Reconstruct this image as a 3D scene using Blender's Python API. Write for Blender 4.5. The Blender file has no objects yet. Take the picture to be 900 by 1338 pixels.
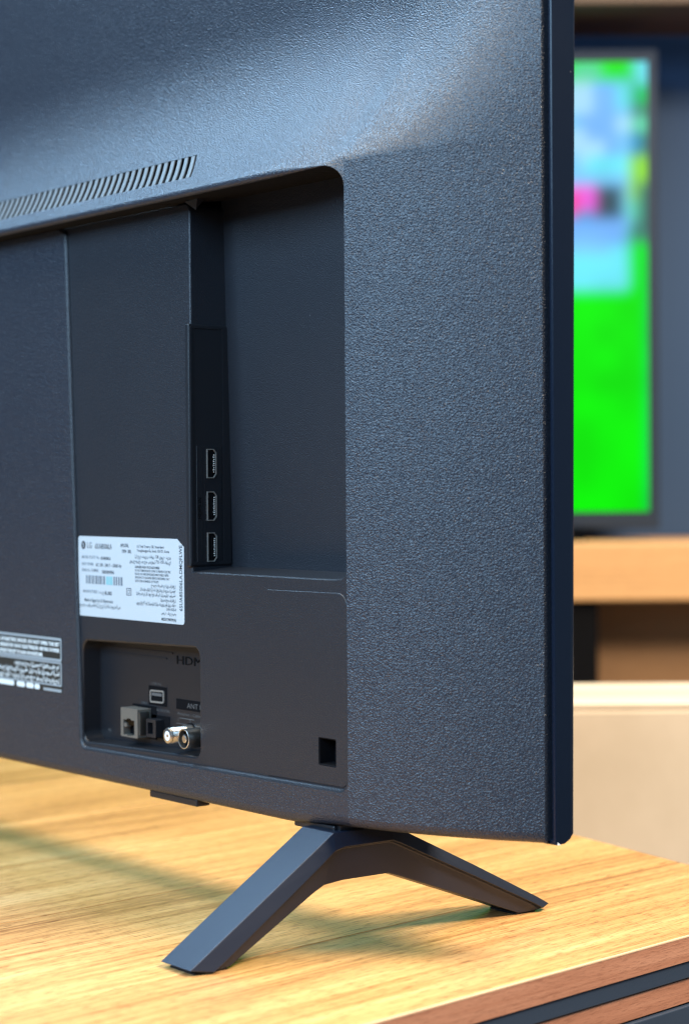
import bpy, bmesh, math, random
from mathutils import Vector, Matrix
from mathutils.geometry import tessellate_polygon
random.seed(7)
S = 0.001                                   # the numbers below are millimetres
scene = bpy.context.scene
COL = scene.collection

# ------------------------------------------------------------------ camera
YAW, PITCH, ROLL = math.radians(52), math.atan(37 / 2600), math.radians(0.4)
CAM = Vector((864, -573.3, 220))
F0 = Vector((-math.sin(YAW), math.cos(YAW), 0)); R0 = Vector((math.cos(YAW), math.sin(YAW), 0)); Z0 = Vector((0, 0, 1))
fw = F0 * math.cos(PITCH) - Z0 * math.sin(PITCH)
u0 = Z0 * math.cos(PITCH) + F0 * math.sin(PITCH)
cr = R0 * math.cos(ROLL) - u0 * math.sin(ROLL)
cu = u0 * math.cos(ROLL) + R0 * math.sin(ROLL)
cam = bpy.data.cameras.new('camera'); cam_o = bpy.data.objects.new('camera', cam); COL.objects.link(cam_o)
m = Matrix((cr, cu, -fw)).transposed().to_4x4(); m.translation = CAM * S
cam_o.matrix_world = m
cam.sensor_fit = 'VERTICAL'; cam.sensor_height = 36; cam.sensor_width = 24.2
cam.lens = 2600 / 1338 * 36
cam.clip_start = 0.05; cam.clip_end = 60
cam.dof.use_dof = True; cam.dof.focus_distance = 0.985; cam.dof.aperture_fstop = 7.5
scene.camera = cam_o
scene.cycles.filter_width = 1.15

# ------------------------------------------------------------------ light
world = bpy.data.worlds.new('World'); scene.world = world; world.use_nodes = True
world.node_tree.nodes['Background'].inputs[0].default_value = (0.45, 0.66, 1.0, 1)
world.node_tree.nodes['Background'].inputs[1].default_value = 0.14

def area(name, loc, target, sx, sy, power, color):
    l = bpy.data.lights.new(name, 'AREA'); l.shape = 'RECTANGLE'; l.size = sx; l.size_y = sy
    l.energy = power; l.color = color
    o = bpy.data.objects.new(name, l); COL.objects.link(o)
    o.location = loc
    o.rotation_euler = (Vector(target) - Vector(loc)).to_track_quat('-Z', 'Y').to_euler()
    return o
area('front_fill_cool', (0.35, -1.75, 1.20), (0.1, 0.0, 0.35), 3.0, 1.0, 108, (0.43, 0.70, 1.0))  # added window-like light, low and out of view, for sheen on the plastic
area('ceiling_light_left', (-1.45, -0.25, 2.0), (-0.1, 0.0, 0.35), 1.1, 0.6, 47, (0.36, 0.66, 1.0))
area('ceiling_light_table', (-0.30, -0.78, 2.15), (-0.10, -0.10, 0.0), 1.8, 0.8, 40, (1.0, 0.84, 0.62))
area('ceiling_light_behind', (0.35, 0.85, 1.95), (-0.1, 0.35, 0.0), 1.4, 0.9, 46, (1.0, 0.84, 0.62))
area('aisle_fill_warm', (1.20, 0.75, 1.6), (-0.15, 0.8, -0.1), 0.9, 0.5, 82, (1.0, 0.87, 0.70))  # unseen warm fill, added to brighten the carton front and table end
vs = scene.view_settings; vs.view_transform = 'Standard'; vs.look = 'None'; vs.exposure = 0; vs.gamma = 1
vs.use_curve_mapping = False

# ------------------------------------------------------------------ materials
def mat(name, color, rough=0.5, metal=0.0, spec=0.5, emit=None, emit_s=1.0, coat=0.0):
    k = bpy.data.materials.new(name); k.use_nodes = True
    b = k.node_tree.nodes['Principled BSDF']
    b.inputs['Base Color'].default_value = (*color, 1); b.inputs['Roughness'].default_value = rough
    b.inputs['Metallic'].default_value = metal; b.inputs['Specular IOR Level'].default_value = spec
    b.inputs['Coat Weight'].default_value = coat
    if emit:
        b.inputs['Emission Color'].default_value = (*emit, 1); b.inputs['Emission Strength'].default_value = emit_s
    return k
def N(k, t, **kw):
    n = k.node_tree.nodes.new(t)
    for a, v in kw.items(): setattr(n, a, v)
    return n
def L(k, a, b): k.node_tree.links.new(a, b)
def bsdf(k): return k.node_tree.nodes['Principled BSDF']
def bump(k, height, dist, strength=1.0, prev=None):
    b = N(k, 'ShaderNodeBump'); b.inputs['Distance'].default_value = dist; b.inputs['Strength'].default_value = strength
    L(k, height, b.inputs['Height'])
    if prev: L(k, prev.outputs[0], b.inputs['Normal'])
    L(k, b.outputs[0], bsdf(k).inputs['Normal'])
    return b
def noise(k, scale, detail=2, rough=0.5, vec=None, dist=0.0):
    n = N(k, 'ShaderNodeTexNoise'); n.inputs['Scale'].default_value = scale; n.inputs['Detail'].default_value = detail
    n.inputs['Roughness'].default_value = rough; n.inputs['Distortion'].default_value = dist
    if vec: L(k, vec, n.inputs['Vector'])
    return n
def ramp(k, fac, stops):
    r = N(k, 'ShaderNodeValToRGB'); e = r.color_ramp.elements
    while len(e) < len(stops): e.new(0.5)
    for i, (p, c) in enumerate(stops): e[i].position = p; e[i].color = (*c, 1) if len(c) == 3 else c
    L(k, fac, r.inputs[0]); return r
def coords(k, scale=(1, 1, 1), rz=0.0, what='Object'):
    t = N(k, 'ShaderNodeTexCoord'); mp = N(k, 'ShaderNodeMapping')
    mp.inputs['Scale'].default_value = scale; mp.inputs['Rotation'].default_value = (0, 0, rz)
    L(k, t.outputs[what], mp.inputs[0]); return mp.outputs[0]

def plastic(name, color, rough, gscale, gdist, spec=0.5, speck=True, wave=0.25):
    k = mat(name, color, rough, spec=spec)
    v = coords(k)
    n1 = noise(k, gscale, 0.8, 0.5, v, 0.4)
    n2 = noise(k, gscale * 0.16, 2, 0.5, v)
    b1 = bump(k, n1.outputs['Fac'], gdist)
    if wave: bump(k, n2.outputs['Fac'], gdist * wave, 1, b1)
    # faint handling marks: slow change of gloss
    n3 = noise(k, 9, 4, 0.6, v)
    r = ramp(k, n3.outputs['Fac'], [(0.3, (rough - 0.02,) * 3), (0.7, (rough + 0.03,) * 3)])
    L(k, r.outputs[0], bsdf(k).inputs['Roughness'])
    if speck:                                 # sparse dust specks
        vo = N(k, 'ShaderNodeTexVoronoi'); vo.inputs['Scale'].default_value = 46; L(k, v, vo.inputs['Vector'])
        rr = ramp(k, vo.outputs['Distance'], [(0.0, (1, 1, 1)), (0.028, (0, 0, 0))])
        nn = noise(k, 7, 2, 0.5, v); r2 = ramp(k, nn.outputs['Fac'], [(0.49, (0, 0, 0)), (0.57, (1, 1, 1))])
        mu = N(k, 'ShaderNodeMath', operation='MULTIPLY'); L(k, rr.outputs[0], mu.inputs[0]); L(k, r2.outputs[0], mu.inputs[1])
        mx = N(k, 'ShaderNodeMix', data_type='RGBA'); L(k, mu.outputs[0], mx.inputs['Factor'])
        mx.inputs['A'].default_value = (*color, 1); mx.inputs['B'].default_value = (0.22, 0.23, 0.24, 1)
        L(k, mx.outputs['Result'], bsdf(k).inputs['Base Color'])
    return k
BASE = (0.016, 0.020, 0.030)
M_grain = plastic('textured_black_plastic', BASE, 0.32, 1350, 0.00052, 0.6, speck=False, wave=0.0)
M_smooth = plastic('fine_black_plastic', (0.011, 0.013, 0.018), 0.42, 1700, 0.00022, 0.5)
M_bay = plastic('black_socket_plastic', (0.008, 0.009, 0.012), 0.40, 1900, 0.00005, 0.5)
M_frame = plastic('dark_painted_frame', (0.004, 0.008, 0.018), 0.22, 60, 0.00012, 0.4)
M_foot = plastic('satin_black_foot', (0.008, 0.013, 0.027), 0.40, 2600, 0.00004, 0.5, speck=False)
M_black = mat('black_void', (0.003, 0.003, 0.004), 0.8, spec=0.1)
M_undershade = mat('shaded_underside_plastic', (0.006, 0.006, 0.007), 0.7, spec=0.15)  # near-black colour stands for the shade under the shoulder
M_slat = mat('vent_grey_plastic', (0.10, 0.105, 0.105), 0.5)
M_tin = mat('tinned_shell', (0.27, 0.26, 0.24), 0.32, 0.4)
M_glass = mat('screen_glass', (0.004, 0.004, 0.005), 0.08)
M_steel = mat('nickel', (0.62, 0.60, 0.55), 0.28, 1.0)
M_brass = mat('brass', (0.65, 0.46, 0.22), 0.3, 1.0)
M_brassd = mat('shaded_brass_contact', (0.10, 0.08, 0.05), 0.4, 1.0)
M_white = mat('white_insulator', (0.75, 0.74, 0.70), 0.5)
M_jack = mat('grey_jack_shell', (0.16, 0.15, 0.13), 0.42, 0.4)
M_paper = mat('white_label_film', (0.44, 0.49, 0.52), 0.40)
M_ink = mat('black_ink', (0.03, 0.04, 0.05), 0.6)
M_inkgrey = mat('grey_ink', (0.13, 0.16, 0.19), 0.6)
M_teal = mat('teal_barcode_ink', (0.20, 0.42, 0.46), 0.6)
M_wfilm = mat('grey_warning_film', (0.26, 0.30, 0.32), 0.4)
M_wdark = mat('dark_warning_film', (0.016, 0.019, 0.018), 0.4)
M_wtext = mat('pale_print', (0.66, 0.72, 0.72), 0.5)
M_emboss = mat('raised_black_lettering', (0.003, 0.003, 0.003), 0.6, spec=0.12)
M_print = mat('faint_grey_print', (0.085, 0.085, 0.085), 0.5)
M_chip = mat('bare_metal_chip', (0.8, 0.8, 0.8), 0.4)
M_pad = mat('rubber_pad', (0.008, 0.008, 0.008), 0.7)

def wood(name, stops, rough, grain_axis_rz, scale=1.0, spec=0.5, fine=1.0):
    k = mat(name, (0.5, 0.3, 0.1), rough, spec=spec)
    info = N(k, 'ShaderNodeObjectInfo')
    tc = N(k, 'ShaderNodeTexCoord')
    add = N(k, 'ShaderNodeVectorMath', operation='ADD')
    sc_ = N(k, 'ShaderNodeVectorMath', operation='SCALE'); sc_.inputs['Scale'].default_value = 3.7
    cmb = N(k, 'ShaderNodeCombineXYZ')
    for i in range(3): L(k, info.outputs['Random'], cmb.inputs[i])
    L(k, cmb.outputs[0], sc_.inputs[0]); L(k, tc.outputs['Object'], add.inputs[0]); L(k, sc_.outputs[0], add.inputs[1])
    def vec(sx, sy):
        mr = N(k, 'ShaderNodeMapping'); mr.inputs['Rotation'].default_value = (0, 0, grain_axis_rz)
        L(k, add.outputs[0], mr.inputs[0])
        ms = N(k, 'ShaderNodeMapping'); ms.inputs['Scale'].default_value = (sx, sy, sx)
        L(k, mr.outputs[0], ms.inputs[0]); return ms.outputs[0]
    big = noise(k, scale, 3, 0.55, vec(26, 1.6), 0.5)
    mid = noise(k, scale, 4, 0.62, vec(190, 6), 0.4)
    pore = noise(k, scale, 2, 0.6, vec(1300, 95), 0.2)
    mxn = N(k, 'ShaderNodeMix', data_type='FLOAT'); mxn.inputs['Factor'].default_value = 0.5
    L(k, big.outputs['Fac'], mxn.inputs['A']); L(k, mid.outputs['Fac'], mxn.inputs['B'])
    r = ramp(k, mxn.outputs['Result'], stops)
    rp = ramp(k, pore.outputs['Fac'], [(0.53, (1, 1, 1)), (0.66, (1 - 0.50 * fine, 1 - 0.58 * fine, 1 - 0.62 * fine))])
    mul = N(k, 'ShaderNodeMix', data_type='RGBA', blend_type='MULTIPLY'); mul.inputs['Factor'].default_value = 1
    L(k, r.outputs[0], mul.inputs['A']); L(k, rp.outputs[0], mul.inputs['B'])
    line = noise(k, scale, 2, 0.5, vec(330, 1.4), 0.15)            # long dark growth lines
    rl = ramp(k, line.outputs['Fac'], [(0.60, (1, 1, 1)), (0.665, (1 - 0.26 * fine, 1 - 0.32 * fine, 1 - 0.36 * fine)), (0.70, (1, 1, 1))])
    mul2 = N(k, 'ShaderNodeMix', data_type='RGBA', blend_type='MULTIPLY'); mul2.inputs['Factor'].default_value = 1
    L(k, mul.outputs['Result'], mul2.inputs['A']); L(k, rl.outputs[0], mul2.inputs['B']); mul = mul2
    # each plank a little lighter or darker than the next
    hv = N(k, 'ShaderNodeHueSaturation'); mr2 = N(k, 'ShaderNodeMapRange')
    mr2.inputs['To Min'].default_value = 0.88; mr2.inputs['To Max'].default_value = 1.10
    L(k, info.outputs['Random'], mr2.inputs[0]); L(k, mr2.outputs[0], hv.inputs['Value'])
    L(k, mul.outputs['Result'], hv.inputs['Color']); L(k, hv.outputs[0], bsdf(k).inputs['Base Color'])
    bump(k, pore.outputs['Fac'], 0.00012)
    return k
EDGE = math.atan2(25, 219)                   # the table end runs this far off square to the set
M_wood = wood('honey_oak_laminate', [(0.35, (0.34, 0.145, 0.045)), (0.45, (0.53, 0.265, 0.090)), (0.55, (0.65, 0.36, 0.135)), (0.66, (0.74, 0.46, 0.20))], 0.42, -EDGE)
M_edge = wood('brown_oak_edge_band', [(0.30, (0.27, 0.105, 0.055)), (0.5, (0.40, 0.17, 0.095)), (0.74, (0.52, 0.25, 0.15))], 0.5, -EDGE, 1.7, fine=0.55)
M_bevel = mat('pale_edge_line', (0.74, 0.50, 0.30), 0.4)
M_navy = plastic('blue_grey_powder_coat', (0.022, 0.036, 0.060), 0.5, 900, 0.00006, speck=False)

# ------------------------------------------------------------------ mesh helpers
class MB:
    """collects faces in millimetres; build() links them as one mesh object"""
    def __init__(s): s.v = []; s.f = []; s.sm = []; s.mi = []
    def add(s, verts, faces, smooth=False, mi=0):
        o = len(s.v); s.v += [tuple(p) for p in verts]
        for f in faces: s.f.append(tuple(i + o for i in f)); s.sm.append(smooth); s.mi.append(mi)
        return s
    def box(s, x0, x1, y0, y1, z0, z1, mi=0):
        v = [(x, y, z) for x in (x0, x1) for y in (y0, y1) for z in (z0, z1)]
        return s.add(v, [(0, 1, 3, 2), (4, 6, 7, 5), (0, 4, 5, 1), (2, 3, 7, 6), (0, 2, 6, 4), (1, 5, 7, 3)], False, mi)
    def strip(s, A, B, closed=True, smooth=True, mi=0):
        n = len(A); v = list(A) + list(B); f = []
        for i in range(n if closed else n - 1):
            j = (i + 1) % n; f.append((i, j, n + j, n + i))
        return s.add(v, f, smooth, mi)
    def loft(s, rows, closed=True, smooth=True, mi=0, skip=None):
        n = len(rows[0]); v = [p for r in rows for p in r]; f = []
        for a in range(len(rows) - 1):
            for i in range(n if closed else n - 1):
                if skip and skip(a, i): continue
                j = (i + 1) % n; f.append((a * n + i, a * n + j, (a + 1) * n + j, (a + 1) * n + i))
        return s.add(v, f, smooth, mi)
    def fill(s, loops, to3, mi=0):
        pts = [p for l in loops for p in l]
        tris = tessellate_polygon([[Vector((p[0], p[1], 0)) for p in l] for l in loops])
        return s.add([to3(p) for p in pts], [tuple(t) for t in tris], False, mi)
    def tube(s, c, axis, rings, n=20, caps=(True, True), mi=0, smooth=True):
        """rings: (distance along axis, radius)"""
        a = Vector(axis).normalized(); b = a.orthogonal().normalized(); d = a.cross(b); c = Vector(c)
        rows = [[c + a * t + (b * math.cos(2 * math.pi * i / n) + d * math.sin(2 * math.pi * i / n)) * r for i in range(n)] for t, r in rings]
        for p, q in zip(rows, rows[1:]): s.strip(p, q, True, smooth, mi)
        if caps[0]: s.add(rows[0], [tuple(range(n))], False, mi)
        if caps[1]: s.add(rows[-1], [tuple(range(n))], False, mi)
        return s
    def build(s, name, mats, parent=None, weld=True, recalc=True):
        me = bpy.data.meshes.new(name)
        off = Vector((0, 0, 0))
        root = parent
        while root is not None and root.parent is not None: root = root.parent
        if root is not None: off = root.location
        me.from_pydata([(x * S - off.x, y * S - off.y, z * S - off.z) for x, y, z in s.v], [], s.f)
        for p, a, b in zip(me.polygons, s.sm, s.mi): p.use_smooth = a; p.material_index = b
        for k in (mats if isinstance(mats, (list, tuple)) else [mats]): me.materials.append(k)
        if recalc:
            bm = bmesh.new(); bm.from_mesh(me)
            if weld: bmesh.ops.remove_doubles(bm, verts=bm.verts, dist=1e-7)
            bmesh.ops.recalc_face_normals(bm, faces=bm.faces); bm.to_mesh(me); bm.free()
        o = bpy.data.objects.new(name, me); COL.objects.link(o); o.parent = parent
        return o

def bevel(o, w, seg=2, angle=30):
    b = o.modifiers.new('bevel', 'BEVEL'); b.width = w * S; b.segments = seg; b.limit_method = 'ANGLE'; b.angle_limit = math.radians(angle)
    b.harden_normals = False
    return o
def tag(o, label=None, cat=None, group=None, kind=None):
    if label: o['label'] = label
    if cat: o['category'] = cat
    if group: o['group'] = group
    if kind: o['kind'] = kind
    return o
def empty(name, loc):
    o = bpy.data.objects.new(name, None); COL.objects.link(o); o.location = Vector(loc) * S; o.empty_display_size = 0.05
    return o
def fillet(poly, radii, n=6):
    out = []; k = len(poly)
    for i in range(k):
        p, a, b = Vector(poly[i]), Vector(poly[i - 1]), Vector(poly[(i + 1) % k])
        r = radii[i] if isinstance(radii, (list, tuple)) else radii
        if r <= 0: out.append(tuple(p)); continue
        d1 = (a - p).normalized(); d2 = (b - p).normalized()
        ang = d1.angle(d2); t = r / math.tan(ang / 2)
        c = p + (d1 + d2).normalized() * (r / math.sin(ang / 2))
        s_, e_ = p + d1 * t - c, p + d2 * t - c
        a0 = math.atan2(s_.y, s_.x); a1 = math.atan2(e_.y, e_.x); da = (a1 - a0 + math.pi) % (2 * math.pi) - math.pi
        out += [(c.x + r * math.cos(a0 + da * q / n), c.y + r * math.sin(a0 + da * q / n)) for q in range(n + 1)]
    return out
def area2(l): return sum(l[i - 1][0] * l[i][1] - l[i][0] * l[i - 1][1] for i in range(len(l))) / 2
def inset(loop, d, closed=True):
    """moves a counter-clockwise loop inwards by d (mitred)"""
    if closed and area2(loop) < 0: return inset(loop[::-1], d)[::-1]
    out = []; n = len(loop)
    for i in range(n):
        p = Vector(loop[i])
        a = Vector(loop[i - 1]) if (closed or i > 0) else None
        b = Vector(loop[(i + 1) % n]) if (closed or i < n - 1) else None
        e1 = (p - a).normalized() if a is not None else None; e2 = (b - p).normalized() if b is not None else None
        if e1 is None: e1 = e2
        if e2 is None: e2 = e1
        n1 = Vector((-e1.y, e1.x)); n2 = Vector((-e2.y, e2.x)); mdir = (n1 + n2)
        mdir = mdir / max(0.3, mdir.dot(n1))
        out.append(tuple(p + mdir * d))
    return out
def P(y): return lambda p: (p[0], y, p[1])
def at(loop, y): return [(p[0], y, p[1]) for p in loop]
def rrect(x0, x1, z0, z1, r, n=5): return fillet([(x0, z0), (x1, z0), (x1, z1), (x0, z1)], r, n)
def pocket(mb, loop, y0, y1, c, floor=True, mi=0, fmi=0, draft=0.3):
    """a rounded-over opening in a plate at y0 sinking to y1"""
    rows = [at(inset(loop, c * math.sin(t)), y0 + c * (1 - math.cos(t))) for t in (0, 0.4, 0.8, 1.2, math.pi / 2)]
    mb.loft(rows, True, True, mi)
    last = inset(loop, c); end = inset(loop, c + draft)
    mb.strip(at(last, y0 + c), at(end, y1), True, False, mi)
    if floor: mb.fill([end], P(y1), fmi)
def text(body, size, o, ex, ey, name, material, parent, align='LEFT', sx=1.0, bold=0.0, depth=0.0):
    cu_ = bpy.data.curves.new(name, 'FONT'); cu_.body = body; cu_.size = size; cu_.align_x = align
    cu_.resolution_u = 2; cu_.offset = bold; cu_.extrude = depth
    t = bpy.data.objects.new(name, cu_); COL.objects.link(t)
    dg = bpy.context.evaluated_depsgraph_get(); ev = t.evaluated_get(dg)
    me = bpy.data.meshes.new_from_object(ev)
    ex, ey, o = Vector(ex), Vector(ey), Vector(o); ez = ex.cross(ey)
    mb = MB(); mb.add([o + ex * v.co.x * sx + ey * v.co.y + ez * v.co.z for v in me.vertices], [tuple(p.vertices) for p in me.polygons])
    bpy.data.objects.remove(t); bpy.data.curves.remove(cu_); bpy.data.meshes.remove(me)
    return mb.build(name, material, parent, weld=False, recalc=False)
XR, ZU = (1, 0, 0), (0, 0, 1)

# ------------------------------------------------------------------ the setting
fl = MB().box(-4500, 4500, -3500, 6500, -800, -770)
tag(fl.build('floor', mat('grey_shop_floor', (0.20, 0.19, 0.18), 0.5)), kind='structure')

# ------------------------------------------------------------------ display table
ed = Vector((-25, 219, 0)).normalized(); en = Vector((-ed.y, ed.x, 0))      # along the end edge, and inwards from it
E0 = Vector((233, -70, 0))
def back_y(x): return 282 - 18 * (x - 88) / 109
def tp(dist, along, z): q = E0 + en * dist + ed * along; return (q.x, q.y, z)
def along_back(dist):
    lo, hi = 0, 1500
    for _ in range(40):
        mid = (lo + hi) / 2; q = tp(dist, mid, 0)
        if q[1] < back_y(q[0]): lo = mid
        else: hi = mid
    return lo
table = empty('display_table', (-300, 0, -770))
tag(table, 'long display table with honey oak laminate top the big television stands on', 'table')
seams = [1.2, 118.5, 263, 383, 501, 640, 762, 905, 1022, 1160, 1290, 1420, 1560, 1700]
for i, (a, b) in enumerate(zip(seams, seams[1:])):
    g = 0.0 if i == 0 else 0.4
    a2 = a + g; b2 = b - 0.4
    mb = MB()
    q = [tp(a2, -330, 0), tp(b2, -330, 0), tp(b2, along_back(b2), 0), tp(a2, along_back(a2), 0)]
    v = [(x, y, -12.7) for x, y, z in q] + [(x, y, 0) for x, y, z in q]
    mb.add(v, [(0, 1, 2, 3), (4, 5, 6, 7), (0, 1, 5, 4), (1, 2, 6, 5), (2, 3, 7, 6), (3, 0, 4, 7)])
    bevel(mb.build('top_plank', M_wood, table), 0.25, 1)
def bar(name, d0, d1, z0, z1, m_, a0=-330, a1=None, bw=0.6):
    mb = MB(); e0, e1 = (along_back(d0) if a1 is None else a1), (along_back(d1) if a1 is None else a1)
    q = [tp(d0, a0, 0), tp(d1, a0, 0), tp(d1, e1, 0), tp(d0, e0, 0)]
    v = [(x, y, z0) for x, y, z in q] + [(x, y, z1) for x, y, z in q]
    mb.add(v, [(0, 1, 2, 3), (4, 5, 6, 7), (0, 1, 5, 4), (1, 2, 6, 5), (2, 3, 7, 6), (3, 0, 4, 7)])
    return bevel(mb.build(name, m_, table), bw, 2)
bar('edge_bead', 0.0, 1.15, -1.1, -0.05, M_bevel, bw=0.3)
bar('edge_band', 0.15, 1.15, -12.7, -1.1, M_edge, bw=0.1)
bar('frame_rail', 1.2, 40, -21.3, -13.0, M_navy)
bar('side_panel', 2.4, 18, -33.6, -21.9, M_edge, bw=0.2)
bar('lower_rail', 0.4, 42, -74, -34.4, M_navy)
bar('side_board', 6, 20, -420, -74.5, M_edge, bw=0.3)
for d, a in ((20, -300), (20, 230), (1640, -300), (1640, 430)):
    mb = MB(); x, y, _ = tp(d, a, 0); mb.box(x - 20, x + 20, y - 20, y + 20, -770, -75 if d < 100 else -12.9)
    bevel(mb.build('leg', M_navy, table), 1.5)

# ------------------------------------------------------------------ the television
tv = empty('television', (-512, 28, 0))
tag(tv, 'large black television seen from behind, standing on honey oak table on splayed feet', 'television')
XL, XRt = -1238.0, 209.3                                    # back cover, left and right ends
def mirror(x): return x if x > -514 else -1028 - x
def yp(x):
    x = mirror(x)
    return -2.0 if x <= 134 else -2 + 0.45 * (x - 134) + 0.0036 * (x - 134) ** 2
def smooth(a, b, x):
    t = min(1, max(0, (x - a) / (b - a))); return t * t * (3 - 2 * t)
def lip(x):
    x = mirror(x)
    if x > 134: return yp(x), 370 + (x - 134) * 8 / 77, 0.02
    t = max(0, (x - 67) / 67) ** 2; dip = 12 - math.sqrt(144 - min(12, x - 122) ** 2) if x > 122 else 0
    return -17 + 15 * t, 365.5 + 4.5 * t - dip, 2.2 * (1 - smooth(90, 134, x)) + 0.02
def zb(x):
    x = mirror(x)
    return 55.5 + (3.5 * smooth(80, 134, x) if x < 134 else 3.5 * (1 - (x - 134) / 77))
def sheet_y(x, z):
    y0, z0, r = lip(x); ys = y0 + r * 0.293; zs = max(z0, 365.5 + 4.5 * min(1, max(0, (mirror(x) - 67) / 67)) ** 2) + r * 1.707
    xm = mirror(x); top = 47 + 6 * smooth(120, 209, xm)
    h_ = max(0, z - zs); w_ = 4 * smooth(118, 140, xm); h_ = h_ * h_ / (h_ + w_) if h_ > 0 else 0
    u_ = min(1, h_ / 98); e_ = smooth(140, 205, xm)
    return ys + (top - ys) * ((1 - e_) * (1 - (1 - u_) ** 2.0) + e_ * u_ * u_ * (3 - 2 * u_))
VX0, VX1, VZ0, VZ1 = -251.7, 3.3, 377.4, 392.8              # air vent in the sloping shoulder
def shear(x, z):
    w = smooth(-420, -300, x) * (1 - smooth(20, 110, x)) * (1 - smooth(8, 60, abs(z - 385.1)))
    return x - 1.24 * (z - 385.1) * w
xs = [XL, -1200, -1161] + list(range(-1120, -300, 40)) + list(range(-300, -252, 12)) + [VX0 + i * 15 for i in range(17)] + [VX1] + list(range(11, 119, 6)) + [121, 123, 125, 127, 129, 131, 132.5, 133.4, 133.9, 134, 134.6, 137] + list(range(142, 208, 5)) + [XRt]
zs_ = [371.2, 374.2, VZ0, 381, 385, 389, VZ1] + [396, 399, 402, 406, 412, 418, 425, 432, 440, 448, 456, 464, 473, 482, 495, 520, 600, 700, 800, 880]
rows = []
for ph in (0, 15, 30, 45, 60, 75, 90, 105, 120, 135):
    t = math.radians(ph)
    rows.append([(x, lip(x)[0] + lip(x)[2] * (1 - math.sin(t)), lip(x)[1] + lip(x)[2] * (1 - math.cos(t))) for x in xs])
def zrow(x, i): return max(zs_[i], lip(x)[1] + lip(x)[2] * 1.707 + 0.4 * (i + 1))
for i in range(len(zs_)): rows.append([(shear(x, zrow(x, i)), sheet_y(x, zrow(x, i)), zrow(x, i)) for x in xs])
cov = MB()
def vent_gap(a, i):
    z = rows[a][0][2]; x = xs[i]
    return a >= 10 and VZ0 - 0.01 <= zs_[a - 10] < VZ1 - 0.01 and VX0 - 0.01 <= x < VX1 - 0.01
nl = xs.index(134) + 1
cov.loft([r_[:nl] for r_ in rows], False, True, skip=vent_gap)
zsr = [371.5, 373, 374.5, 376, 378, 380, 382, 384, 386.5, 389, 392] + zs_[7:]
def zr(x, z): return lip(x)[1] + (z - 370) * (zs_[-1] - lip(x)[1]) / (zs_[-1] - 370)
xr = [134.001] + xs[nl:]                                     # right of the bay the shoulder grows straight out of the flank
cov.loft([[(x, lip(x)[0], lip(x)[1]) for x in xr]] + [[(x, sheet_y(x, zr(x, z)), zr(x, z)) for x in xr] for z in zsr], False, True)
# top closing strip
cov.strip(rows[-1], [(x, 57, 884) for x in xs], False, False)
# flank (right) down to the bottom edge, and its mirror
def flank(x0, x1, n):
    cols = [x0 + (x1 - x0) * i / n for i in range(n + 1)]
    r_ = []
    for q in range(13):
        r_.append([(x, yp(x), (zb(x) + 5) + (lip(x + (0.001 if x > 0 else -0.001))[1] - zb(x) - 5) * q / 12) for x in cols])
    cov.loft(r_, False, True)
flank(134, XRt, 16); flank(-1162, XL, 8)
# flat field left of and below the socket panel
open_edge = fillet([(134, 74.6), (-110.8, 71.4), (-123.4, 363.2), (-127.5, 365.5)], [7, 7, 2.0, 0], 6)
open_edge = [p for p in open_edge]
first = [(134, 82.0)] + [p for p in open_edge if p[0] < 133.99]
arc = fillet([(134, 100), (134, 74.9), (100, 74.45)], [0, 6.5, 0], 6)[1:-1]
left = fillet([(100, 74.45), (-110.8, 71.5), (-123.6, 362), (-130, 365.5)], [0, 6.5, 2.0, 0], 6)
edge = [(134, 100)] + arc + left
bott = [x for x in xs if -1161.9 < x < 134] + [134]
field = [(x, zb(x) + 5) for x in bott]
field = [(-1162, zb(-1162) + 5)] + field
poly = field + edge + [(-1162, 365.5)]
cov.fill([poly], P(-2.0))
# rounded shoulder of the opening
c = 1.9
ins = lambda d: inset(edge[::-1], -d, False)[::-1]
rws = [at(ins(-c * math.sin(t)), -2 + c * (1 - math.cos(t)) * 1.15) for t in (0, 0.4, 0.8, 1.2, math.pi / 2)]
cov.loft(rws, False, True, mi=1)
# near-side wall of the opening (under the flank)
cov.strip([(134, -2, 98), (134, -2, 372)], [(133.2, -1.2, 98), (133.2, -1.2, 372)], False, True)
cov.strip([(133.2, -1.2, 72), (133.2, -1.2, 372)], [(132.6, 22, 72), (132.6, 22, 372)], False, False)
# rounded corner of the deep bay, upper right
g = fillet([(134, 355), (134, 370.5), (118, 370.5)], [0, 12, 0], 8)
arcp = g[1:-1]
cov.strip(at(arcp, -2.2), at(inset(arcp, 0.3, False), 22), False, True)
# underside of the shoulder
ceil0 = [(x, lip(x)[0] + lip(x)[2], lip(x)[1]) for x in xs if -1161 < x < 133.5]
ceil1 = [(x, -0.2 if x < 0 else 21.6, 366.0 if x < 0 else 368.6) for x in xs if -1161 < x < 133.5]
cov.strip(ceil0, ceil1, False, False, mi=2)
# rolled bottom edge and base
bx = [x for x in xs]
br = []
for dy, dz in ((0, 5), (0.4, 3), (1.4, 1.4), (3, 0.4), (5, 0)): br.append([(x, min(54, yp(x) + dy), zb(x) + dz) for x in bx])
br.append([(x, 58, zb(x) + 0.0) for x in bx]); cov.loft(br, False, True)
# right end return into the groove
end = [(XRt, yp(XRt), 57)] + [r_[-1] for r_ in rows]
cov.strip(end, [(x, 58.5, z) for x, y, z in end], False, False)
cover = cov.build('back_cover', [M_grain, M_smooth, M_undershade], tv, weld=False, recalc=False)
cover['label'] = 'leather-grained black plastic back cover with sloping shoulder'
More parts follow.
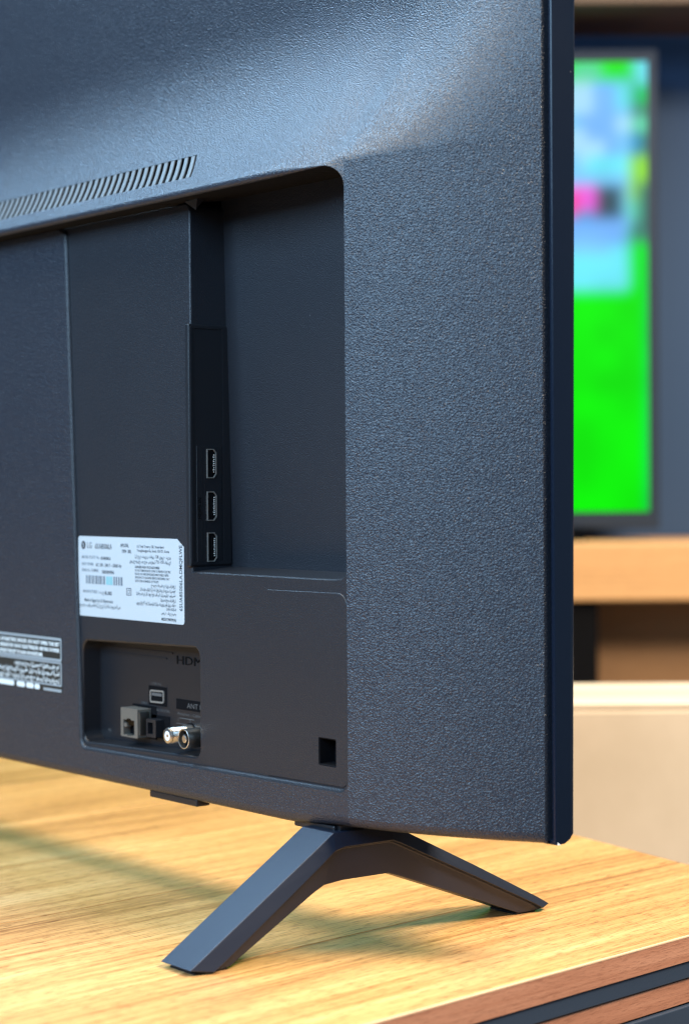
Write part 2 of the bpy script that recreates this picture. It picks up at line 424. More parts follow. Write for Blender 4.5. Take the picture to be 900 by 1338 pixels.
# vent: dark duct and separate slats
ym = sheet_y(-100, 385); sl = (sheet_y(-100, 389) - sheet_y(-100, 381)) / 8
nrm = Vector((0, -1, sl)).normalized()
duct = MB(); q = [(VX0 - 14, 373), (VX1 + 12, 373), (VX1 + 12, 385), (VX1 + 12, 397), (VX0 - 14, 397), (VX0 - 14, 385)]
duct.fill([q], lambda p: (p[0], sheet_y(-100, p[1]) + 9, p[1]))
duct.build('vent_duct', M_black, cover)
pitch = 6.5; w = 3.1
sm = MB()
A = [(sx_ * w / 2, -7.7 + 15.4 * q / 4) for sx_, qs in ((1, range(5)), (-1, range(4, -1, -1))) for q in qs]
def sv(dx, dz, dep): return (dx - 1.24 * dz, sheet_y(-100, 385.1 + dz) + dep, 385.1 + dz)
sm.add([sv(*p, 0.3) for p in A] + [sv(*p, 0.9) for p in A], [(i, i + 1, 8 - i, 9 - i) for i in range(4)] + [(10 + i, 11 + i, 18 - i, 19 - i) for i in range(4)] + [(i, (i + 1) % 10, 10 + (i + 1) % 10, 10 + i) for i in range(10)])
slat0 = sm.build('vent_slat', M_slat, cover)
for i in range(39):
    o = slat0 if i == 0 else slat0.copy()
    if i: COL.objects.link(o); o.parent = cover
    o.location = ((VX1 - w / 2 - 2.4 - i * pitch) * S, 0, 0)

# --- socket panel, set into the cover
PB = fillet([(-111.6, 74.6), (8.6, 77.8), (8.6, 136.6), (-111.6, 133.8)], [8, 6, 6, 8], 7)
HOLE = rrect(109.3, 123.1, 86.0, 99.4, 0.9, 3)
pan = MB()
Lsh = fillet([(-128, 66), (134.5, 66), (134.5, 174.2), (0.9, 174.2), (0.9, 365.4), (-128, 365.4)], [0, 0, 0, 0.4, 4, 0], 6)
pan.fill([Lsh, PB[::-1], inset(HOLE, -0.3)[::-1]], P(0))
# rounded outer edge beside the deep bay
e1 = [(0.9, 174.2)] + [p for p in Lsh if p[0] > -20 and p[1] > 300] + [(-128, 365.4)]
def off(d): return inset(e1[::-1], d, False)[::-1]
rws = [at(off(0.9 * math.sin(t)), 0.9 * (1 - math.cos(t))) for t in (0, 0.5, 1.0, math.pi / 2)]
pan.loft(rws, False, True)
pan.strip(at(off(0.9), 0.9), at(off(0.9), 26), False, False)
# sloping sill of the bay
sill_a = [(0.9, 174.2), (120, 174.2), (127, 174.6), (131, 176.5), (133, 181)]
sill_m = [(0.9, 174.9), (120, 174.9), (126.6, 175.3), (130.4, 177.2), (132.4, 181.5)]
sill_b = [(0.9, 176.8), (117, 176.8), (122.6, 177.4), (126.4, 180), (128, 185)]
pan.strip(at(sill_a, 0), at(sill_m, 0.9), False, True); pan.strip(at(sill_m, 0.9), at(sill_b, 25), False, True)
pan.fill([[(120, 174.2), (127, 174.6), (131, 176.5), (133, 181), (134.5, 181), (134.5, 174.2)][::1]], P(0.0))
panel = pan.build('socket_panel', M_smooth, tv, weld=False, recalc=False)
panel['label'] = 'smooth recessed plastic panel holding the sockets'
# deep bay back wall
fb = MB(); fb.add([(0, 25, 176.0), (133, 25, 176.0), (133, 21, 369), (0, 21, 369)], [(0, 1, 2, 3)])
fb.build('bay_floor', M_smooth, panel, recalc=False)
# socket well
wl = MB(); pocket(wl, PB, 0, 11.0, 1.3, True, 0, 0, 0.8)
wl.box(-100, -34, 10.6, 11.2, 129.0, 130.0); wl.box(-100, -40, 10.6, 11.2, 126.0, 126.7)
wl.build('socket_well', M_bay, panel, weld=False, recalc=False)
# access plate, a hair proud
PL = fillet([(66.8, 76.3), (132.2, 77.2), (132.2, 168.7), (66.8, 168.2)], [1, 5, 7, 2], 6)
pl = MB(); pl.fill([inset(PL, 0.35), HOLE[::-1]], P(-0.40)); pl.strip(at(PL, 0.02), at(inset(PL, 0.35), -0.40), True, False)
plate = pl.build('access_plate', M_smooth, panel, weld=False, recalc=False)
hl = MB(); pocket(hl, HOLE, -0.40, 9, 0.7, False, 0); hl.build('slot_rim', M_black, plate, weld=False, recalc=False)
hb = MB(); hb.fill([inset(HOLE, -0.5)], P(8.5)); hb.build('slot_void', M_black, plate, recalc=False)
# small moulded hook under the shoulder
hk = MB(); hk.add([(3, -4, 366), (15, -4, 366.5), (13, 2, 367), (5, 4, 367), (11.5, -2.5, 361.0)], [(0, 1, 4), (1, 2, 4), (2, 3, 4), (3, 0, 4)])
hk.build('moulded_hook', M_bay, cover)

# --- side socket strip (faces the end of the set)
strip_ = MB(); strip_.box(-1.5, 2.3, -1.6, 24.6, 177.2, 303.5)
ss = bevel(strip_.build('side_socket_strip', M_bay, tv), 0.9, 3)
def X3(x): return lambda p: (x, p[0], p[1])
lip_ = MB(); fr_o = [(-0.8, 178.4), (23.9, 178.4), (23.9, 302.4), (-0.8, 302.4)]; fr_i = [(0.6, 180), (19.4, 180), (19.4, 301.2), (0.6, 301.2)]
lip_.fill([fillet(fr_o, 1.2, 3), fillet(fr_i, 0.8, 3)[::-1]], X3(2.75)); lip_.strip([(2.75, *p) for p in fillet(fr_i, 0.8, 3)], [(2.32, *p) for p in fillet(fr_i, 0.8, 3)], True, False)
lip_.strip([(2.75, *p) for p in fillet(fr_o, 1.2, 3)], [(2.2, *p) for p in fillet(fr_o, 1.2, 3)], True, False)
lip_.build('strip_rim', M_bay, ss, weld=False, recalc=False)
ins_ = MB(); ins_.box(2.3, 2.62, 2.6, 18.2, 179.9, 240.2); bevel(ins_.build('socket_insert', M_bay, ss), 0.2, 1)
for yy in (5.6, 7.6): MB().box(2.6, 2.78, yy, yy + 0.22, 180.6, 239.6).build('moulded_rule', M_bay, ss)
def hdmi(zc, yc=11.7):
    e = MB()
    D = [(-2.95, -7.6), (1.3, -7.6), (2.95, -5.6), (2.95, 5.6), (1.3, 7.6), (-2.95, 7.6)]
    D = [(yc + a, zc + b) for a, b in D]
    I = inset(D, 0.42)
    e.fill([D, I[::-1]], X3(3.35)); e.strip([(3.35, *p) for p in D], [(2.5, *p) for p in D], True, False)
    e.strip([(3.35, *p) for p in I], [(2.66, *p) for p in I], True, False)
    h = e.build('hdmi_socket', M_tin, ss, weld=False, recalc=False)
    v = MB(); v.fill([inset(D, 0.3)], X3(2.7)); v.build('socket_cavity', M_black, h, recalc=False)
    t = MB(); t.box(2.7, 3.1, yc - 0.3, yc + 0.9, zc - 5.2, zc + 5.2); t.build('tongue', M_black, h)
    for i in range(9):
        z = zc - 4.4 + i * 1.1
        MB().box(2.8, 3.25, yc + (0.9 if i % 2 else 1.3), yc + 1.7, z - 0.28, z + 0.28).build('contact', M_white, h)
    return h
for zc in (231.0, 208.8, 187.4): hdmi(zc)
UP, LEFTY = (0, 0, 1), (0, -1, 0)
text('HDMI IN', 3.0, (2.68, 5.3, 202), UP, LEFTY, 'raised_lettering', M_emboss, ss, depth=0.12)
text('2 (eARC/ARC)', 2.2, (2.68, 9.4, 201), UP, LEFTY, 'raised_lettering', M_print, ss, depth=0.1)
text('3', 2.6, (2.68, 9.4, 187), UP, LEFTY, 'raised_lettering', M_print, ss, depth=0.1)
text('1', 2.6, (2.68, 9.4, 230), UP, LEFTY, 'raised_lettering', M_emboss, ss, depth=0.1)

# --- sockets in the well
FY = 11.0
# network jack
jk = MB(); fx0, fx1, fz0, fz1 = -73.5, -56.3, 82.2, 98.0
T = [(-70.8, 83.3), (-66.8, 83.3), (-66.8, 82.9), (-62.6, 82.9), (-62.6, 83.3), (-59.6, 83.3), (-59.6, 91.6), (-63.2, 91.6), (-63.2, 92.4), (-67.4, 92.4), (-67.4, 91.6), (-70.8, 91.6)]
OUT = fillet([(fx0, fz0), (fx1, fz0), (fx1, fz1), (fx0, fz1)], 0.5, 2)
jk.fill([OUT, T[::-1]], P(2.2)); jk.strip(at(OUT, 2.2), at(OUT, FY), True, False); jk.strip(at(T, 2.2), at(T, 6.5), True, False)
jack = jk.build('network_socket', M_jack, tv, weld=False, recalc=False)
v = MB(); v.fill([inset(T, -0.2)], P(6.5)); v.build('socket_cavity', M_black, jack, recalc=False)
for i in range(8): MB().box(-70.0 + i * 1.2, -69.6 + i * 1.2, 3.5, 6.4, 88.6, 91.4).build('contact', M_brassd, jack)
MB().box(-70.6, -68.0, 2.6, 5.5, 87.6, 89.6).build('latch_step', M_jack, jack)
MB().box(fx1 + 0.1, fx1 + 0.6, 3.5, 9.0, 84, 96.5).build('spring_finger', M_steel, jack)
MB().box(-75.0, -50.6, FY - 0.25, FY - 0.05, 81.4, 99.4).build('socket_surround', M_black, jack)
# optical audio socket
ok = MB(); oo = fillet([(-53.0, 83.4), (-43.4, 83.4), (-43.4, 93.2), (-53.0, 93.2)], 0.6, 2); oi = [(-51.4, 85.2), (-46.2, 85.2), (-46.2, 91.4), (-51.4, 91.4)]
ok.fill([oo, oi[::-1]], P(5.6)); ok.strip(at(oo, 5.6), at(oo, FY), True, False); ok.strip(at(oi, 5.6), at(oi, 9), True, False)
op = ok.build('optical_socket', M_bay, tv, weld=False, recalc=False)
v = MB(); v.fill([inset(oi, -0.2)], P(9)); v.build('socket_cavity', M_black, op, recalc=False)
MB().box(-55.4, -37.6, FY - 0.25, FY - 0.05, 82.6, 95.0).build('socket_surround', M_black, op)
# usb socket
us = MB(); uo = fillet([(-56.4, 101.4), (-42.4, 101.8), (-42.4, 108.8), (-56.4, 108.4)], 1.4, 4); ui = inset(uo, 0.9)
us.fill([uo, ui[::-1]], P(10.2)); us.strip(at(uo, 10.2), at(uo, FY), True, False); us.strip(at(ui, 10.2), at(ui, FY - 0.2), True, False)
usb = us.build('usb_socket', M_tin, tv, weld=False, recalc=False)
v = MB(); v.box(-58.2, -40.4, FY - 0.3, FY - 0.1, 100.2, 110.6); v.build('socket_surround', M_black, usb)
v = MB(); v.box(-54.6, -44.4, FY - 0.75, FY - 0.3, 105.4, 107.0); v.build('tongue', M_print, usb)
# aerial sockets
def aerial(x, z, r, tip, base, brassy):
    mb = MB()
    L_ = base - tip
    if brassy:   # threaded screw socket
        rings = [(0, r * 0.62), (0.25, r * 0.92), (1.0, r)]
        t = 1.0
        while t < L_ - 4.5: rings += [(t + 0.35, r), (t + 0.7, r * 0.93)]; t += 0.85
        rings += [(L_ - 4, r), (L_ - 3.9, r * 1.15), (L_, r * 1.15)]
        mb.tube((x, tip, z), (0, 1, 0), rings, 26, (False, False))
        o = mb.build('aerial_socket', M_steel, tv, weld=False, recalc=False)
        MB().tube((x, tip + 0.15, z), (0, 1, 0), [(0, r * 0.64), (0.05, r * 0.2)], 22, (False, False)).build('insulator', M_white, o, weld=False, recalc=False)
        MB().tube((x, tip + 0.25, z), (0, 1, 0), [(0, r * 0.22), (0.4, r * 0.22)], 12).build('pin_hole', M_brass, o, weld=False, recalc=False)
    else:        # plain round sleeve socket
        mb.tube((x, tip, z), (0, 1, 0), [(3.2, r * 0.82), (0.1, r * 0.86), (0, r * 0.93), (0.15, r), (L_, r)], 28, (False, False))
        o = mb.build('aerial_socket', M_steel, tv, weld=False, recalc=False)
        MB().tube((x, tip + 2.6, z), (0, 1, 0), [(0, r * 0.9)] + [(0.1, r * 0.9)], 22, (True, False)).build('socket_cavity', M_black, o, weld=False, recalc=False)
        MB().tube((x, tip + 0.4, z), (0, 1, 0), [(0, r * 0.30), (0.2, r * 0.42), (3, r * 0.42)], 14, (True, False)).build('centre_contact', M_steel, o, weld=False, recalc=False)
    MB().tube((x, base - 0.3, z), (0, 1, 0), [(0, r * 1.32), (0.2, r * 1.32)], 26, (True, False)).build('socket_surround', M_black, o, weld=False, recalc=False)
    return o
aerial(-17.4, 88.0, 4.3, -4.0, FY, True)
aerial(-1.2, 88.0, 5.3, -4.5, FY, False)
# writing in the well
well = panel
text('HDMI', 6.4, (-31.0, 10.9, 124.2), XR, ZU, 'raised_lettering', M_emboss, well, sx=1.75, bold=0.0, depth=0.25)
MB().box(-31, 6.8, 10.8, 10.95, 100.0, 105.6).build('sign_strip', M_black, well)
text('ANT IN', 3.9, (-20.5, 10.75, 101.3), XR, ZU, 'printed_lettering', M_print, well, sx=1.3)
text('Antenna / Cable', 2.3, (-30, 10.85, 97.0), XR, ZU, 'printed_lettering', M_print, well, sx=1.5)
text('1          2', 2.3, (-30, 10.85, 93.6), XR, ZU, 'printed_lettering', M_print, well, sx=1.5)
MB().box(-28, -14, 10.8, 10.95, 95.2, 95.6).build('printed_rule', M_print, well)
MB().box(-31, 4, 10.8, 10.95, 92.2, 92.5).build('printed_rule', M_print, well)
text('USB IN', 2.0, (-56, 10.85, 111.3), XR, ZU, 'printed_lettering', M_print, well, sx=1.7)
text('OPTICAL DIGITAL', 1.9, (-58.5, 10.85, 97.2), XR, ZU, 'printed_lettering', M_print, well, sx=1.4)
text('LAN', 2.0, (-66, 10.85, 100.0), XR, ZU, 'printed_lettering', M_print, well, sx=1.5)
text('RS', 2.2, (-101, 10.85, 81.5), XR, ZU, 'printed_lettering', M_print, well, sx=1.5)

# --- rating label
LX0, LX1, LZ0, LZ1 = -113.4, -5.8, 146.8, 191.6
lw, lh = LX1 - LX0, LZ1 - LZ0
lb = MB(); lo = fillet([(LX0, LZ0), (LX1, LZ0), (LX1, LZ1 - 4.2), (LX1 - 6.5, LZ1), (LX0, LZ1)], [1.8, 1.8, 0, 0, 1.8], 4)
lb.fill([lo], P(-0.18)); lb.strip(at(lo, -0.18), at(lo, 0), True, False)
lab = lb.build('rating_label', M_paper, tv, weld=False, recalc=False)
lab['label'] = 'white printed rating sticker with barcode'
PY = -0.24
def lt(body, u, v, h, mt=None, align='LEFT', sx=1.0, bold=0.03):
    return text(body, h, (LX0 + u * lw, PY, LZ1 - v * lh), XR, ZU, 'printed_lettering', mt or M_ink, lab, align, sx, bold)
# round emblem and maker's name
cx, cz, R_ = LX0 + 0.052 * lw, LZ1 - 0.112 * lh, 2.35
em = MB(); ring = [(cx + R_ * math.cos(t * math.pi / 14), cz + R_ * math.sin(t * math.pi / 14)) for t in range(28)]
em.fill([ring], P(PY)); emb = em.build('printed_emblem', M_ink, lab, recalc=False)
hk = MB()
hk.box(cx - 0.25, cx + 0.2, PY - 0.05, PY - 0.03, cz - 1.1, cz + 1.2); hk.box(cx + 0.2, cx + 0.9, PY - 0.05, PY - 0.03, cz - 1.1, cz - 0.7)
hk.tube((cx - 1.05, PY - 0.05, cz + 0.8), (0, 1, 0), [(0, 0.35), (0.02, 0.35)], 10); hk.build('emblem_mark', M_paper, emb, recalc=False)
lt('LG', 0.088, 0.148, 4.7, M_ink, sx=0.95)
lt('65UA85006LA', 0.168, 0.152, 4.1, M_ink, sx=0.72, bold=0.05)
lt('APLU30L', 0.418, 0.118, 2.6, M_ink, sx=0.85, bold=0.06); lt('170W  300L', 0.43, 0.190, 2.6, M_ink, sx=0.75, bold=0.06)
lt('MODEL /PLATE  No.', 0.035, 0.278, 2.3, M_inkgrey, sx=0.95); lt('65UA85006LA', 0.225, 0.285, 2.4, sx=0.72, bold=0.06)
lt('INPUT / POWER:', 0.035, 0.365, 2.3, M_inkgrey, sx=0.75); lt('AC 100 - 240 V ~ 50/60 Hz', 0.175, 0.372, 2.6, sx=0.92, bold=0.05)
lt('SERIAL No. / NUMBER:', 0.035, 0.440, 2.3, M_inkgrey, sx=0.80); lt('505EGRN5F066', 0.235, 0.455, 2.5, sx=0.78, bold=0.06)
bars = [0.8, .5, .5, .6, 1.4, .7, .5, .5, 1.0, .5, .5, .7, 1.6, .6, .9, .5, 1.3, .5, .5, .8, 1.4, .9, 2.6, .3, 2.6, .8, 1.2, .7, 1.2, .8, 1.2, .7, 1.6]
bxp = LX0 + 0.075 * lw; tot = sum(bars); sc = 0.36 * lw / tot
for i, bwd in enumerate(bars):
    if i % 2 == 0:
        MB().box(bxp, bxp + bwd * sc, PY - 0.01, PY + 0.02, LZ1 - 0.592 * lh, LZ1 - 0.488 * lh).build('barcode_bar', M_teal if i in (22, 24) else M_inkgrey, lab)
    bxp += bwd * sc
lt('MANUFACTURED / تاريخ الصنع', 0.045, 0.706, 2.3, M_inkgrey, sx=0.85); lt('05. 2025', 0.262, 0.716, 2.7, sx=0.8, bold=0.05)
lt('Made in Egypt by LG Electronics', 0.058, 0.815, 2.5, sx=0.93, bold=0.04)
lt('صنع في مصر بواسطة إل جي الكترونكس', 0.415, 0.875, 2.7, align='RIGHT', sx=1.0)
lt('LG Twin Towers, 128, Yeoui-daero', 0.575, 0.118, 2.0, sx=0.93); lt('Yeongdeungpo-Gu, Seoul, 150-721, Korea', 0.575, 0.168, 2.0, sx=0.93)
lt('إل جي توين تاورز 128 يوي - ديرو', 0.885, 0.238, 2.3, align='RIGHT'); lt('يونجدونجبو جو، سيول 721-150 كوريا', 0.885, 0.298, 2.3, align='RIGHT')
for i, s_ in enumerate(('DANGER HIGH VOLTAGE INSIDE', 'DO NOT REMOVE BACK COVER TO PREVENT ELECTRIC', 'SHOCK. NO USER SERVICEABLE PARTS INSIDE. REFER', 'SERVICING TO QUALIFIED SERVICE PERSONNEL ONLY', 'DATE CODE AS MARKED OF THE SET')):
    lt(s_, 0.555, 0.365 + i * 0.042, 1.75, sx=0.80 if i else 0.95, bold=0.05 if i == 0 else 0.02)
for i, s_ in enumerate(('خطر: جهد كهربائي عالي بالداخل', 'لا تقم بإزالة الغطاء الخلفي لتجنب الصدمة', 'الكهربائية لا توجد أجزاء قابلة للصيانة بواسطة', 'المستخدم بالداخل', 'يرجى إحالة أعمال الصيانة إلى فنيين مؤهلين فقط')):
    lt(s_, 0.925, 0.575 + i * 0.055, 2.0, align='RIGHT', sx=0.78, bold=0.05)
lt('CAN ICES-3', 0.93, 0.848, 1.9, align='RIGHT'); lt('صنع في مصر', 0.93, 0.895, 2.1, align='RIGHT')
lt('MEZ67398709(A)', 0.93, 0.985 - 0.015, 2.0, align='RIGHT', bold=0.06)
sq = MB(); qx, qz = LX0 + 0.495 * lw, LZ1 - 0.66 * lh
for r1, r2 in ((2.5, 2.05), (1.25, 0.9)):
    sq.fill([rrect(qx - r1, qx + r1, qz - r1 * 0.8, qz + r1 * 0.8, 0.3, 2), rrect(qx - r2, qx + r2, qz - r2 * 0.78, qz + r2 * 0.78, 0.2, 2)[::-1]], P(PY))
sq.build('double_square_mark', M_ink, lab, recalc=False)
text('65UA85006LA.DMQFLWE', 4.1, (LX1 - 1.6, PY, LZ0 + 7.0), ZU, (-1, 0, 0), 'printed_lettering', M_ink, lab, sx=0.76, bold=0.045)

# --- warning label on the left
wy = -2.12
wb = MB(); wo = rrect(-245, -129.7, 101.2, 133.2, 0.8, 3); wb.fill([wo], P(wy)); wb.strip(at(wo, wy), at(wo, -2.0), True, False)
wlab = wb.build('warning_label', M_wdark, tv, weld=False, recalc=False); wlab['label'] = 'dark warning sticker with pale print and grey frames'
def wframe(z0, z1, t=1.1):
    f = MB(); f.fill([rrect(-244.8, -130.0, z0, z1, 1.2, 3), rrect(-244.0, -131.3, z0 + t, z1 - t, 0.9, 3)[::-1]], P(wy - 0.05)); f.build('printed_frame', M_wfilm, wlab, recalc=False)
wframe(119.2, 132.8, 1.5); wframe(105.0, 118.9, 1.0)
def wt(body, x, z, h, align='LEFT', sx=1.0): return text(body, h, (x, wy - 0.08, z), XR, ZU, 'printed_lettering', M_wtext, wlab, align, sx, 0.12)
wt('WARNING: RISK OF ELECTRIC SHOCK. DO NOT OPEN THE SET', -132.4, 128.0, 2.9, 'RIGHT', 1.15); wt('AVERTISSEMENT: RISQUE DE CHOC ELECTRIQUE. NE PAS OUVRIR', -132.6, 124.6, 2.9, 'RIGHT', 1.12); wt('DO NOT EXPOSE THIS SET TO RAIN OR MOISTURE', -152, 121.2, 2.7, 'RIGHT', 1.05)
wt('تحذير: خطر الصدمة الكهربائية', -132.6, 114.8, 3.1, 'RIGHT', 1.1); wt('لا تفتح الجهاز ولا تعرضه للمطر أو الرطوبة أبدا', -132.6, 111.1, 3.1, 'RIGHT', 1.1); wt('يرجى قراءة دليل المستخدم قبل التشغيل', -132.6, 107.3, 3.1, 'RIGHT', 1.1)
ic = MB()
for x0, x1 in ((-213.5, -209), (-206, -186), (-183.0, -173), (-171.5, -162.5), (-161.5, -155.5)):
    ic.fill([rrect(x0, x1, 101.7, 104.7, min(1.4, (x1 - x0) / 2 - .1), 4)], P(wy - 0.06))
ic.build('printed_icons', M_wtext, wlab, recalc=False)
MB().box(-151, -130.4, wy - 0.06, wy - 0.04, 101.7, 103.3).build('printed_rule', M_wfilm, wlab)

# --- display module: edge frame, screen
frm = MB()
prof = [(-1241.5, 55.2), (213.2, 55.2), (213.2, 888), (-1241.5, 888)]
pr = prof
ys = [(57.5, 2.4, 2.4), (55.6, 2.4, 2.4), (55.2, 2.0, 2.0), (55.2, 0.5, 0.5), (55.6, 0, 0), (61.0, 0, 0.2), (64.4, 0, 2.0), (66.8, 0.6, 4.2), (68.6, 2.5, 6.0)]
def ring4(dx, dz): return [(-1241.5 + dx, 55.2 + dz), (213.2 - dx, 55.2 + dz), (213.2 - dx, 888 - dx), (-1241.5 + dx, 888 - dx)]
def lean(l): return [(x, y + max(0, y - 56) / 12 * (z - 55) * 0.009, z) for x, y, z in l]      # the module is a little thicker towards the top
frm.loft([lean(at(ring4(dx, dz), y)) for y, dx, dz in ys], True, False)
frm.fill([inset(pr, 2.4)], P(57.5))
frame = bevel(frm.build('edge_frame', M_frame, tv, weld=True, recalc=True), 0.25, 2, 25)
sg = MB(); sg.add(lean(at(ring4(2.5, 6.0), 68.6)), [(0, 1, 2, 3)]); sg.build('screen', M_glass, tv, recalc=False)
ch = MB(); ch.add([(213.3, 56.0, 55.3), (213.3, 58.2, 55.15), (213.32, 57.4, 55.9), (213.32, 56.8, 56.1), (213.3, 56.3, 56.6), (212.2, 56.0, 55.1), (211.9, 57.9, 55.1)], [(0, 1, 2, 3, 4), (0, 5, 6, 1)])
ch.build('paint_chip', M_chip, frame, recalc=False)
# tabs under the cover
bevel(MB().box(-43, 2.5, 1.0, 9.5, 52.3, 56.3).build('bottom_clip', M_bay, tv), 0.8, 2)
bevel(MB().box(86, 118, 2.0, 30, 53.6, 57.5).build('foot_socket', M_bay, tv), 0.8, 2)

# --- feet
def foot_mesh():
    st = [((-83.5, 2.6), (-72.0, 0.9), (-71, 0.6)), ((-74, 8.75), (-64.5, 5.6), (-61, 1.2)), ((-40, 30.8), (-36.0, 24.6), (-31, 18.2)),
          ((-14, 47.6), (-10.4, 41.8), (-14, 27.9)), ((-2, 55.4), (-3, 47.2), (-7, 31.2)), ((5, 55.4), (3, 48.6), (4, 32.2)), ((33, 55.4), (32, 48.4), (32, 32.0)),
          ((39, 52.6), (37, 46.4), (40, 29.4)), ((88, 28.6), (84, 24.6), (82, 14.0)), ((130, 7.4), (124, 5.8), (117, 0.9)), ((137.5, 3.2), (131, 2.2), (129, 0.6))]
    mb = MB(); rows_ = []
    for T_, C_, B_ in st:
        rows_.append([(98.5, *T_), (122.8, *T_), (125.4, *C_), (122.6, C_[0], C_[1] - 0.9), (121.8, *B_), (100.5, *B_), (98.5, T_[0] * 0.5 + B_[0] * 0.5, T_[1] * 0.5 + B_[1] * 0.5)])
    mb.loft(rows_, True, False)
    mb.add(rows_[0], [tuple(range(7))]); mb.add(rows_[-1], [tuple(range(7))])
    return mb
def make_foot():
    o = foot_mesh().build('foot', M_foot, tv); bevel(o, 0.7, 3, 18)
    MB().box(101, 120.5, 4, 34, 47, 57.8).build('foot_mount', M_bay, o)
    b = MB().box(104, 109, 30, 35.5, 48.5, 55).build('foot_screw', M_steel, o)
    MB().box(101.2, 121.2, -80, -62, 0.0, 0.8).build('rubber_pad', M_pad, o)
    MB().box(101.5, 121.2, 116, 129, 0.0, 1.0).build('rubber_pad', M_pad, o)
    return o
f1 = make_foot()
f2 = f1.copy(); COL.objects.link(f2); f2.location.x += -1.24
for chd in list(f1.children):
    k = chd.copy(); COL.objects.link(k); k.parent = f2

# ------------------------------------------------------------------ behind: seen square-on along the aisle
A0 = Vector((CAM.x, CAM.y, 0))
class BG(MB):                                 # numbers: across, depth from the near side of the aisle, height
    def build(s, name, mats, parent=None, **kw):
        s.v = [tuple(A0 + R0 * x + F0 * y + Z0 * z) for x, y, z in s.v]
        return super().build(name, mats, parent, **kw)
def bgw(x, y, z): return A0 + R0 * x + F0 * y + Z0 * z
# carton
M_card = mat('kraft_board', (0.62, 0.48, 0.32), 0.75)
v_ = coords(M_card); n_ = noise(M_card, 9, 4, 0.6, v_); r_ = ramp(M_card, n_.outputs['Fac'], [(0.3, (0.64, 0.51, 0.365)), (0.7, (0.75, 0.61, 0.455))]); L(M_card, r_.outputs[0], bsdf(M_card).inputs['Base Color'])
M_tape = mat('glossy_clear_tape', (0.62, 0.52, 0.38), 0.45)
carton = empty('cardboard_carton', bgw(420, 1670, -770))
tag(carton, 'pale cardboard carton standing behind the far end of the oak table', 'box')
cb = BG(); cb.box(-60, 960, 1590, 1752, -770, 38); bevel(cb.build('carton_body', M_card, carton), 3, 2)
for y0, y1 in ((1590.4, 1669), (1671, 1751.6)):
    fpl = BG(); fpl.box(-58, 958, y0, y1, 37.6, 42.6); bevel(fpl.build('lid_flap', M_card, carton), 1.5, 2)
BG().box(-40, 940, 1640, 1700, 42.7, 43.0).build('packing_tape', M_tape, carton)
# shelf unit
M_bwood = wood('amber_shelf_board', [(0.3, (0.56, 0.29, 0.11)), (0.5, (0.66, 0.36, 0.15)), (0.72, (0.72, 0.42, 0.19))], 0.5, -YAW - math.pi / 2, 0.6, fine=0.3)
M_brown = wood('brown_back_board', [(0.3, (0.26, 0.125, 0.05)), (0.5, (0.33, 0.17, 0.07)), (0.72, (0.38, 0.20, 0.09))], 0.6, -YAW - math.pi / 2, 0.6, fine=0.3)
M_bwall = mat('blue_grey_wall_panel', (0.036, 0.072, 0.15), 0.6, spec=0.2)
M_shaded_board = mat('shaded_upper_board', (0.075, 0.040, 0.020), 0.6)  # upper board: missing lamplight is put into this dark colour
shelf = empty('display_shelf', bgw(0, 2700, -770))
tag(shelf, 'wooden display shelf in the background carrying the lit television', 'shelf')
bevel(BG().box(-1300, 1100, 2600, 2830, 64, 141).build('shelf_board', M_bwood, shelf), 3, 2)
bevel(BG().box(-1300, 1100, 2600, 2790, 842, 905).build('shelf_board', M_shaded_board, shelf), 3, 2)
BG().box(-1300, 1100, 2832, 2850, 141, 905).build('back_panel', M_bwall, shelf)
BG().box(-1300, 1100, 2700, 2720, -770, 64).build('lower_panel', M_brown, shelf)
for x in (-1000, 282, 1040):
    bevel(BG().box(x, x + 50, 2612, 2660, -770, 64).build('shelf_leg', M_black, shelf), 2, 1)
for x in (-1310, 1100): BG().box(x, x + 12, 2600, 2840, -770, 905).build('end_panel', M_brown, shelf)
# lit television
tv2 = empty('television', bgw(0, 2690, 141))
tag(tv2, 'lit television with bright green screen on the shelf behind', 'television')
X1, Z1_, ZB2, D2 = 424, 801, 157, 2680
bevel(BG().box(-730, X1, D2, D2 + 40, ZB2, Z1_).build('bezel', mat('grey_bezel', (0.016, 0.026, 0.046), 0.6, spec=0.25), tv2), 3, 2)
HUE = {'g': (0.0, 0.86, 0.0), 'c': (0.16, 0.85, 1.0), 'b': (0.18, 0.47, 1.0), 's': (0.20, 0.60, 1.0), 'w': (0.42, 0.78, 1.0), 'd': (0.035, 0.085, 0.12), 'p': (1.0, 0.13, 0.85),
       'r': (1.0, 0.05, 0.15), 'y': (0.26, 0.72, 0.05), 't': (0.05, 0.20, 0.17), 'm': (0.12, 0.72, 0.42), 'k': (0.0, 0.30, 0.62), 'e': (0.0, 0.55, 0.12)}
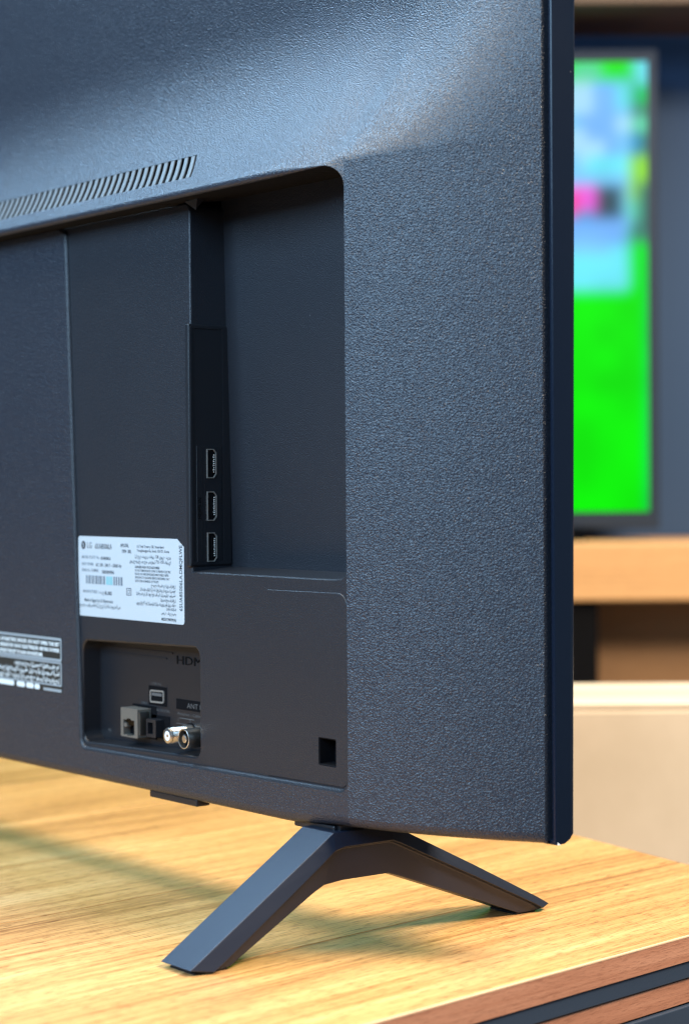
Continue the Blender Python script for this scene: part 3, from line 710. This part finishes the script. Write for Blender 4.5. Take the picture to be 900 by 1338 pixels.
TILES = [('g', -718, 412, 180, 785),
    ('e', 367, 412, 714, 785),
    ('g', 340, 392, 761, 785),
    ('m', 307, 346, 761, 782),
    ('c', 394, 411, 755, 784),
    ('t', 388, 412, 541, 724),
    ('s', -718, 388, 561, 758),
    ('w', 299, 335, 714, 757),
    ('b', 336, 367, 657, 757),
    ('c', 369, 386, 724, 757),
    ('b', 320, 361, 673, 714),
    ('w', 299, 328, 662, 695),
    ('w', 320, 350, 647, 678),
    ('c', 330, 388, 633, 657),
    ('m', 388, 412, 690, 709),
    ('w', 367, 388, 691, 708),
    ('k', 389, 399, 662, 687),
    ('y', 383, 410, 594, 656),
    ('m', 383, 400, 572, 598),
    ('t', 398, 412, 541, 621),
    ('d', -718, 375, 574, 618),
    ('p', 294, 339, 577, 616),
    ('r', 303, 314, 584, 609),
    ('k', 316, 336, 576, 585),
    ('b', -718, 384, 530, 573),
    ('c', -718, 384, 478, 536),
    ('s', -718, 361, 526, 541),
    ('g', 390, 412, 456, 543),
    ('e', 408, 412, 180, 543)]                                  # hue, across from, to, height from, to
import numpy as np
SX0, SX1, SZ0, SZ1, ST = -718, 412, 180, 786, 4
gx = np.arange(SX0, SX1 + 1, ST); gz = np.arange(SZ0, SZ1 + 1, ST)
img = np.zeros((len(gz), len(gx), 3))
for k_, x0, x1, z0, z1 in TILES:
    img[np.ix_((gz >= z0) & (gz <= z1), (gx >= x0) & (gx <= x1))] = HUE[k_]
rs = np.random.RandomState(3); soft = rs.rand(len(gz) // 8 + 2, len(gx) // 8 + 2)
soft = np.kron(soft, np.ones((8, 8)))[:len(gz), :len(gx)]
def blur(a, n):
    ker = np.exp(-0.5 * (np.arange(-n, n + 1) / (n / 2.2)) ** 2); ker /= ker.sum()
    for ax in (0, 1): a = np.apply_along_axis(lambda v: np.convolve(np.pad(v, n, mode='edge'), ker, 'valid'), ax, a)
    return a
img = blur(img, 4) * (0.86 + 0.28 * blur(soft, 6))[..., None]
scr = BG(); nx = len(gx)
scr.v = [(x, D2 - 0.8, z) for z in gz for x in gx]
scr.f = [(j * nx + i, j * nx + i + 1, (j + 1) * nx + i + 1, (j + 1) * nx + i) for j in range(len(gz) - 1) for i in range(nx - 1)]
scr.sm = [False] * len(scr.f); scr.mi = [0] * len(scr.f)
M_pic = mat('lit_screen_picture', (0, 0, 0), 0.4, spec=0.1)
at_ = N(M_pic, 'ShaderNodeVertexColor', layer_name='picture'); L(M_pic, at_.outputs[0], bsdf(M_pic).inputs['Emission Color']); bsdf(M_pic).inputs['Emission Strength'].default_value = 1.0
so = scr.build('screen', M_pic, tv2, weld=False, recalc=False)
ca = so.data.color_attributes.new('picture', 'FLOAT_COLOR', 'POINT')
ca.data.foreach_set('color', np.concatenate([img.reshape(-1, 3), np.ones((img.shape[0] * nx, 1))], 1).astype(np.float32).ravel())
BG().box(150, 320, 2650, 2760, 141, 149).build('stand_base', M_black, tv2)
BG().box(210, 260, 2690, 2712, 149, 158).build('stand_neck', M_black, tv2)
